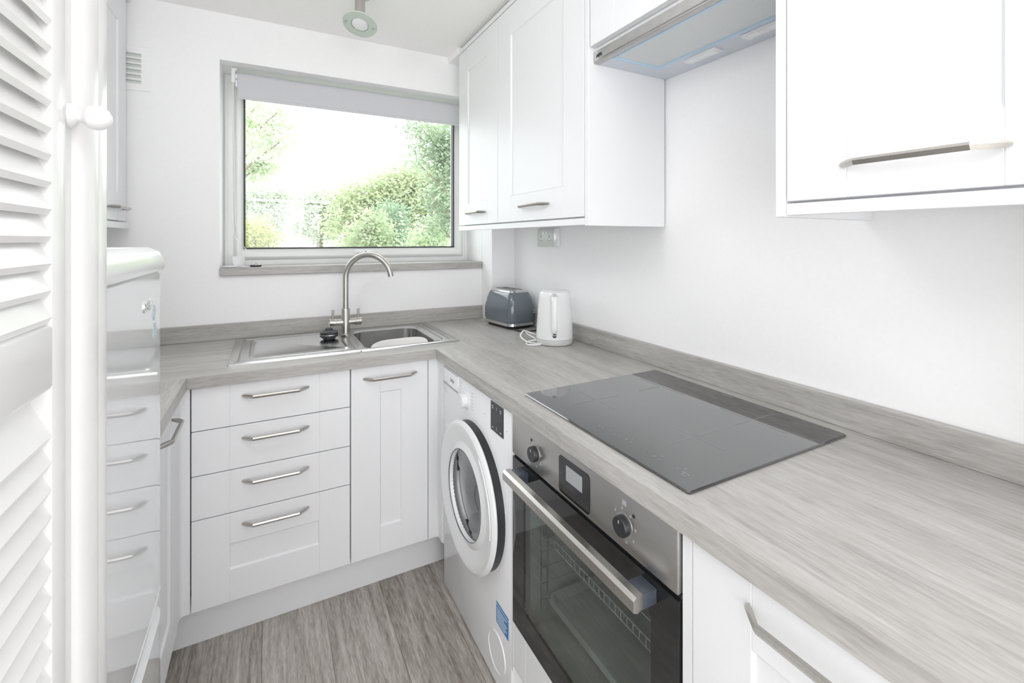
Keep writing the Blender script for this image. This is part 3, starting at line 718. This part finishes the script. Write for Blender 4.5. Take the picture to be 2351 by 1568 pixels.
# ------------------------------------------------------------------ toaster
ts = thing('toaster', 'slate grey two-slice toaster with ribbed sides in the corner', 'toaster', (1.075, 2.062, ZT+.0003), math.radians(8))
def tl(hx_, hy_, r, z, rib=0):
    L = rrect(-hx_, hx_, -hy_, hy_, r, z, 8); return L
f = MB(); hx0, hy0 = .074, .118
f.loft([tl(hx0-.004, hy0-.004, .03, .020), tl(hx0+.004, hy0+.004, .036, .030), tl(hx0+.007, hy0+.007, .038, .060), tl(hx0+.005, hy0+.006, .038, .10), tl(hx0-.001, hy0+.001, .036, .135), tl(hx0-.009, hy0-.007, .034, .162), tl(hx0-.017, hy0-.015, .030, .175)])
f.build('body', toasterm, ts, ang=60)
f = MB()   # vertical ribs wrapping the lower body
P0 = rrect(-hx0-.0072, hx0+.0072, -hy0-.0072, hy0+.0072, .038, 0, 8)
def resample(P, k):
    P = P+[P[0]]; d_ = [0]
    for a, b_ in zip(P[:-1], P[1:]): d_.append(d_[-1]+math.dist(a, b_))
    out = []; j = 0
    for i in range(k):
        t = d_[-1]*i/k
        while d_[j+1] < t: j += 1
        u_ = (t-d_[j])/max(1e-9, d_[j+1]-d_[j]); out.append(tuple(a+(b_-a)*u_ for a, b_ in zip(P[j], P[j+1])))
    return out
k_ = 280; RP = resample(P0, k_)
def ribloop(sc, z, amp):
    return [(x*(1+(sc-1)), y*(1+(sc-1)), z) if i % 2 else (x*(sc-amp), y*(sc-amp), z) for i, (x, y, _) in enumerate(RP)]
f.loft([ribloop(.985, .034, 0), ribloop(1.006, .040, .016), ribloop(1.006, .095, .016), ribloop(.975, .112, 0)], False, False)
f.build('ribbed_band', toasterm, ts, ang=80)
f = MB(); f.loft([tl(hx0-.002, hy0-.002, .03, .012), tl(hx0+.006, hy0+.006, .036, .016), tl(hx0+.005, hy0+.005, .036, .028), tl(hx0, hy0, .034, .030)]); f.build('base_rim', chrome, ts)
f = MB(); f.loft([tl(hx0-.008, hy0-.01, .03, .0), tl(hx0-.006, hy0-.008, .03, .013)]); f.build('base', blackpl, ts)
f = MB(); f.loft([tl(hx0-.017, hy0-.015, .030, .174), tl(hx0-.020, hy0-.018, .028, .181), tl(hx0-.028, hy0-.026, .024, .185)]); tpn = f.build('top_plate', steel, ts)
for s_ in (-1, 1): MB().box(.020*s_-.009, .020*s_+.009, -.075, .075, .1845, .1862, .0004).build('bread_slot', blackpl, tpn)
for z_ in (.075, .088): MB().lathe([(.0028, 0), (.0028, .002), (0, .002)], 12, Matrix.Translation((.060, -hy0-.0055, z_)) @ Matrix.Rotation(PI/2, 4, 'X')).build('button', palegrey, ts)
f = MB(); f.tube(smooth([(-.052, -.105, .008), (-.062, -.150, .004), (-.040, -.195, .004), (.005, -.198, .004), (.045, -.190, .004), (.075, -.168, .008), (.080, -.130, .02)]), .0032, 8); f.build('cord', blackpl, ts)

# ------------------------------------------------------------------ kettle
kt = thing('kettle', 'white cordless electric kettle standing right of the toaster', 'kettle', (1.061, 1.622, ZT+.0003))
f = MB(); f.lathe([(.066, .0), (.074, .002), (.0765, .010), (.077, .020), (.0765, .0225)], 48); f.build('power_base', palegrey, kt).data.materials[0] = plain('kettle_base_grey', (.60, .61, .60), .35)
f = MB(); f.lathe([(.074, .0225), (.0765, .024), (.0768, .034), (.0745, .08), (.0705, .14), (.0665, .19), (.0645, .207), (.060, .217), (.054, .220)], 48); f.build('body', whitepl, kt)
f = MB(); f.lathe([(.055, .2195), (.052, .2225), (.03, .2255), (.0, .2265)], 48); f.build('lid', whitepl, kt)
hdv = Vector((-.545, -.838, 0)); sdv = Vector((.838, -.545, 0))
# handle: strap facing the camera
def hp(out, z, w_, t_, n=12):
    c_ = hdv*out+Vector((0, 0, z))
    return [c_+sdv*(w_*math.cos(2*PI*i/n))+hdv*(t_*math.sin(2*PI*i/n)) for i in range(n)]
f = MB(); f.loft([hp(.060, .205, .013, .005), hp(.070, .206, .0135, .006), hp(.086, .203, .0135, .007), hp(.094, .194, .0130, .007), hp(.097, .180, .0125, .007), hp(.099, .14, .012, .007), hp(.101, .09, .0118, .007), hp(.100, .070, .0118, .007), hp(.094, .060, .0118, .006), hp(.080, .056, .0105, .005), hp(.070, .055, .010, .004)])
f.build('handle', whitepl, kt)
f = MB(); c_ = hdv*.083+Vector((0, 0, .2115)); f.lathe([(.0085, -.002), (.0085, .0015), (.006, .003), (0, .0033)], 16, Matrix.Translation(c_)); f.build('lid_button', palegrey, kt)
QL = hdv.to_track_quat('Z', 'Y').to_matrix().to_4x4()
f = MB(); f.lathe([(.0085, 0), (.0085, .0015), (0, .0015)], 24, Matrix.Translation(hdv*.0758+Vector((0, 0, .0435))) @ QL); lg = f.build('emblem', blackpl, kt)
f = MB(); Mx = Matrix.Translation(hdv*.0775+Vector((0, 0, .0445))) @ QL; f.box(-.0095, .0095, -.0018, .0022, -.001, .0006, M=Mx) 
for v_ in f.bm.verts: pass
f.build('emblem_band', palegrey, lg)
f = MB(); f.tube(smooth([(-.055, .062, .010), (-.085, .080, .030), (-.108, .070, .048), (-.130, .060, .030), (-.115, .035, .010), (-.085, .010, .004), (-.068, -.006, .006)]), .0032, 8)
f.tube(smooth([(-.062, .040, .010), (-.095, .050, .006), (-.125, .020, .004), (-.120, -.004, .004), (-.095, -.016, .004), (-.068, -.016, .006)]), .0032, 8)
f.tube(smooth([(-.108, .070, .048), (-.085, .085, .040), (-.045, .080, .024), (-.02, .078, .012)]), .0032, 8)
f.build('cord', whitepl, kt)

# ------------------------------------------------------------------ socket
so = thing('double_socket', 'double wall socket with switch module under the wall cabinet', 'socket', (XR, 1.951, 1.305), R90)
f = MB(); f.box(0, .146, -.012, -.0005, 0, .086, .003, 2); f.build('face_plate', sock_m, so)
f = MB(); f.box(.148, .185, -.014, -.0005, .0, .086, .003, 2); f.build('switch_module', whitepl, so)
for cx_ in (.036, .110):
    f = MB(); f.box(cx_-.0022, cx_+.0022, -.0128, -.0118, .044, .052); f.box(cx_-.013, cx_-.008, -.0128, -.0118, .027, .030); f.box(cx_+.008, cx_+.013, -.0128, -.0118, .027, .030)
    f.build('pin_holes', blackpl, so)
for cx_ in (.060, .086): MB().box(cx_-.004, cx_+.004, -.0150, -.0115, .056, .070, .001).build('rocker_switch', whitepl, so)

# ------------------------------------------------------------------ things on the sill
SZ = 1.2172
cup = thing('small_cup', 'small translucent white plastic cup on the left of the sill', 'cup', (-.122, 2.405, SZ))
f = MB(); f.lathe([(.0, .001), (.022, .0), (.0225, .002), (.0275, .046), (.0265, .046), (.0215, .004), (.0, .003)], 28); f.build('body', whitepl, cup)
o = MB().lathe([(.0, 0), (.026, 0), (.030, .002), (.030, .006), (.026, .007), (.0, .005)], 28).build('plastic_disc', whitepl); o.location = (-.150, 2.362, SZ)  # flat white plastic lid lying on the sill
tag(o, 'flat round white plastic saucer on the sill in front of small cup', 'disc')
o = MB().tube(smooth([(-.135, 2.372, SZ+.002), (-.115, 2.360, SZ+.002), (-.100, 2.365, SZ+.003), (-.085, 2.358, SZ+.002), (-.105, 2.350, SZ+.002)]), .0016, 6).build('white_cord_loop', whitepl)
tag(o, 'thin white cord end curled on the windowsill', 'cord')
bp_ = thing('sill_plug', 'flat black rubber plug lying on the windowsill', 'plug', (-.052, 2.362, SZ))
MB().lathe([(.0, 0), (.020, 0), (.023, .002), (.024, .007), (.019, .009), (.0, .009)], 28).build('body', blackpl, bp_)
f = MB(); f.tube(smooth([(-.008, 0, .008), (-.006, 0, .015), (.0, .002, .017), (.006, 0, .014), (.008, 0, .008)], 5), .0016, 6); f.build('ring', chrome, bp_)

# ------------------------------------------------------------------ outdoors
grass = plain('grass', (.26, .29, .20), .9, scale=2, var=.2)
bark = plain('bark', (.25, .21, .17), .9, scale=14, var=.3)
def leafmat(name, col, var=.25):
    m, nt, b = newmat(name); L = nt.links
    b.inputs['Roughness'].default_value = .6; b.inputs['Specular IOR Level'].default_value = .2
    tc = N(nt, 'ShaderNodeTexCoord'); nz = N(nt, 'ShaderNodeTexNoise', Scale=1.3, Detail=4.0); L.new(tc.outputs['Object'], nz.inputs['Vector'])
    cr = N(nt, 'ShaderNodeValToRGB'); L.new(nz.outputs['Fac'], cr.inputs['Fac'])
    e = cr.color_ramp.elements; e[0].position = .35; e[1].position = .65
    e[0].color = (*[c*(1-var) for c in col], 1); e[1].color = (*[min(1, c*(1+var)) for c in col], 1)
    L.new(cr.outputs['Color'], b.inputs['Base Color'])
    tr = N(nt, 'ShaderNodeBsdfTranslucent'); L.new(cr.outputs['Color'], tr.inputs['Color'])
    mx = N(nt, 'ShaderNodeMixShader'); mx.inputs[0].default_value = .4
    L.new(b.outputs[0], mx.inputs[1]); L.new(tr.outputs[0], mx.inputs[2]); L.new(mx.outputs[0], nt.nodes['Material Output'].inputs['Surface'])
    return m
GZ = -2.2
o = MB().box(-40, 60, 3.5, 90, GZ-.2, GZ).build('ground_lawn', grass); tag(o, kind='structure')
def foliage(name, mat, root, blobs, n, size, rnd):
    vol = [b[3]*b[4]*b[5] for b in blobs]; tot = sum(vol); V = []; Fc = []
    for (cx, cy, cz, rx, ry, rz), v_ in zip(blobs, vol):
        # twig clusters inside each lobe, leaves around each twig
        m = max(6, int(n*v_/tot)); cl = max(3, m//22); cs = []
        for _ in range(cl):
            d_ = Vector((rnd.gauss(0, 1), rnd.gauss(0, 1), rnd.gauss(0, 1))).normalized()*(rnd.random()**.5); cs.append((cx+d_.x*rx, cy+d_.y*ry, cz+d_.z*rz))
        sg = 4.2*size
        for _ in range(m):
            q = rnd.choice(cs); c = Vector((q[0]+rnd.gauss(0, sg), q[1]+rnd.gauss(0, sg), q[2]+rnd.gauss(0, sg*.7))); s_ = size*rnd.uniform(.6, 1.3)
            a = Vector((rnd.gauss(0, 1), rnd.gauss(0, 1), rnd.gauss(0, .6))).normalized(); b = a.orthogonal().normalized(); b = (Matrix.Rotation(rnd.uniform(0, 6.28), 3, a) @ b)
            nn = a.cross(b)*s_*.18; k = len(V)
            V.extend((c-a*s_, c-b*s_*.5+nn, c+a*s_, c+b*s_*.5+nn)); Fc.extend(((k, k+1, k+2), (k, k+2, k+3)))
    me = bpy.data.meshes.new(name); me.from_pydata(V, [], Fc); me.materials.append(mat)
    o = bpy.data.objects.new(name, me); COL.objects.link(o); o.parent = root
    return o
F_ = Vector((math.sin(.487), math.cos(.487), 0)); R_ = Vector((math.cos(.487), -math.sin(.487), 0))
def at(u, v, depth):
    """point of the garden seen in direction (u, v) at a given depth"""
    return Vector((0, 0, 1.338))+F_*depth+R_*((u-1175.5)/1053.7*depth)+Vector((0, 0, (550.3-v)/1053.7*depth))
def tree(name, label, cat, blobs_px, depth, mat, n, size, trunk=None, group=None, spread=.8, seed=1):
    """blobs_px: (u, v, ru, rv) crown lobes measured on the view; they get real depth around it"""
    rnd = random.Random(seed); k = depth/1053.7; blobs = []
    for (u, v_, ru, rv) in blobs_px:
        dd_ = depth+rnd.uniform(-spread, spread)*.6; p = at(u, v_, dd_); r = ru*k
        blobs.append((p.x, p.y, p.z, r, max(r*.8, .3), rv*k))
    base = at(trunk[0], 550, depth+.3) if trunk else Vector(blobs[0][:3])
    root = thing(name, label, cat, (base.x, base.y, GZ), 0, group)
    off = Vector((base.x, base.y, GZ))
    foliage('foliage', mat, root, [(b[0]-off.x, b[1]-off.y, b[2]-off.z, b[3], b[4], b[5]) for b in blobs], int(n*2.6), size*.52, rnd)
    mb = MB(); r0 = max(.05, .012*depth)
    top = max(b[2] for b in blobs)-GZ
    mb.tube(smooth([(0, 0, 0), (.05, .05, top*.35), (-.05, 0, top*.7), (0, 0, top*.9)], 4), [r0*(1-.8*i/12) for i in range(13)], 8)
    for b in blobs:
        e_ = Vector((b[0]-off.x, b[1]-off.y, b[2]-off.z)); s = Vector((0, 0, min(top*.85, max(.3, e_.z*.75))))
        if (e_-s).length > .2: mb.tube(smooth([s, (s+e_)/2+Vector((0, 0, .12)), e_], 4), [r0*.35*(1-.085*i) for i in range(9)], 6)
    mb.build('trunk', bark, root)
    return root
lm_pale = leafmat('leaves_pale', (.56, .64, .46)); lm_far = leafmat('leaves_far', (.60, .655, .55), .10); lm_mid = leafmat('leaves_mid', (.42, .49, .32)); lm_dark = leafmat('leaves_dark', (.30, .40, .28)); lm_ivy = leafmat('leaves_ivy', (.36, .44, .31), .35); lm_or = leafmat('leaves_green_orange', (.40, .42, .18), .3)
tree('leafy_tree', 'pale leafy tree with loose branches at the window left edge', 'tree', [(585, 250, 26, 22), (620, 290, 45, 22), (590, 330, 50, 22), (650, 320, 40, 12), (600, 375, 42, 22), (575, 395, 40, 16), (640, 350, 25, 10), (640, 255, 30, 10), (560, 300, 40, 60)], 9, lm_pale, 2100, .085, (470,), seed=2)
tree('ivy_tree', 'tall ivy-covered tree at the window right edge', 'tree', [(1010, 310, 42, 28), (980, 350, 22, 20), (1030, 360, 40, 40), (1020, 420, 18, 50), (1030, 480, 22, 40), (965, 290, 25, 10), (960, 375, 20, 14), (1010, 520, 30, 30), (990, 450, 24, 14), (1075, 400, 25, 120)], 10, lm_ivy, 3600, .085, (1075,), seed=3)
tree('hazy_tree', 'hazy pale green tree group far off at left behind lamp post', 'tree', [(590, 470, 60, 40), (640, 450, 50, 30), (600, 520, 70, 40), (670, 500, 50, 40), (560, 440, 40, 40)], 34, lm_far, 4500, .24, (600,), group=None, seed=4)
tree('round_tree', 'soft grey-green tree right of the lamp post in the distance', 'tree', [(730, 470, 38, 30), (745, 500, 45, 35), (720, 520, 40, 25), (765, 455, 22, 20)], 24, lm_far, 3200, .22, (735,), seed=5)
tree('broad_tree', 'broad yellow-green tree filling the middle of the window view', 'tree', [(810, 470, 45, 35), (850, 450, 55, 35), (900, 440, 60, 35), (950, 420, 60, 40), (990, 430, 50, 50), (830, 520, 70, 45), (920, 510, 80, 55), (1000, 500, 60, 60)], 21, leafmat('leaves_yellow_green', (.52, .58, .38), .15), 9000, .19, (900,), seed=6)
tree('dark_conifer', 'darker green upright conifer in front of yellow-green trees', 'tree', [(895, 480, 10, 20), (898, 505, 18, 22), (905, 530, 26, 25), (900, 560, 32, 25), (918, 490, 6, 18)], 16, lm_dark, 1700, .11, (900,), seed=7)
tree('round_shrub', 'mid green shrub low in the view left of the conifer', 'shrub', [(850, 550, 24, 25), (825, 565, 24, 16), (862, 520, 12, 25)], 12, lm_mid, 1300, .11, (848,), seed=8)
tree('spreading_shrub', 'pale green shrub low in the view near right window edge', 'shrub', [(970, 555, 40, 22), (1010, 545, 30, 25), (1000, 520, 26, 12)], 14, lm_pale, 1100, .10, (990,), seed=9)
tree('autumn_shrub', 'green and orange bush at the bottom left window corner', 'shrub', [(585, 530, 24, 30), (600, 555, 30, 20), (570, 560, 26, 30)], 11, lm_or, 1300, .075, (580,), seed=10)
lp = thing('lamp_post', 'grey street lamp post with a white square lantern outside', 'lamp post', tuple(at(690, 550, 17).xy)+(GZ,))
f = MB(); f.cyl((0, 0, 0), (0, 0, 3.25+.95), .055, 14, r1=.045); f.build('post', plain('post_grey_green', (.42, .47, .45), .6), lp)
f = MB(); f.lathe([(.06, 0), (.13, .05), (.13, .10), (.10, .30), (.16, .33), (.12, .40), (.0, .42)], 4, Matrix.Translation((0, 0, 4.20))); f.build('lantern', whitepl, lp)
p = at(790, 560, 30)
bd = thing('distant_building', 'low white building glimpsed beyond the trees', 'building', (p.x, p.y, GZ))
MB().box(-1.6, 2.2, 0, 2.5, 0, 3.55).build('wall', wall_m, bd); MB().box(-1.8, 2.4, -.2, 2.7, 3.55, 3.66).build('roof', palegrey, bd)
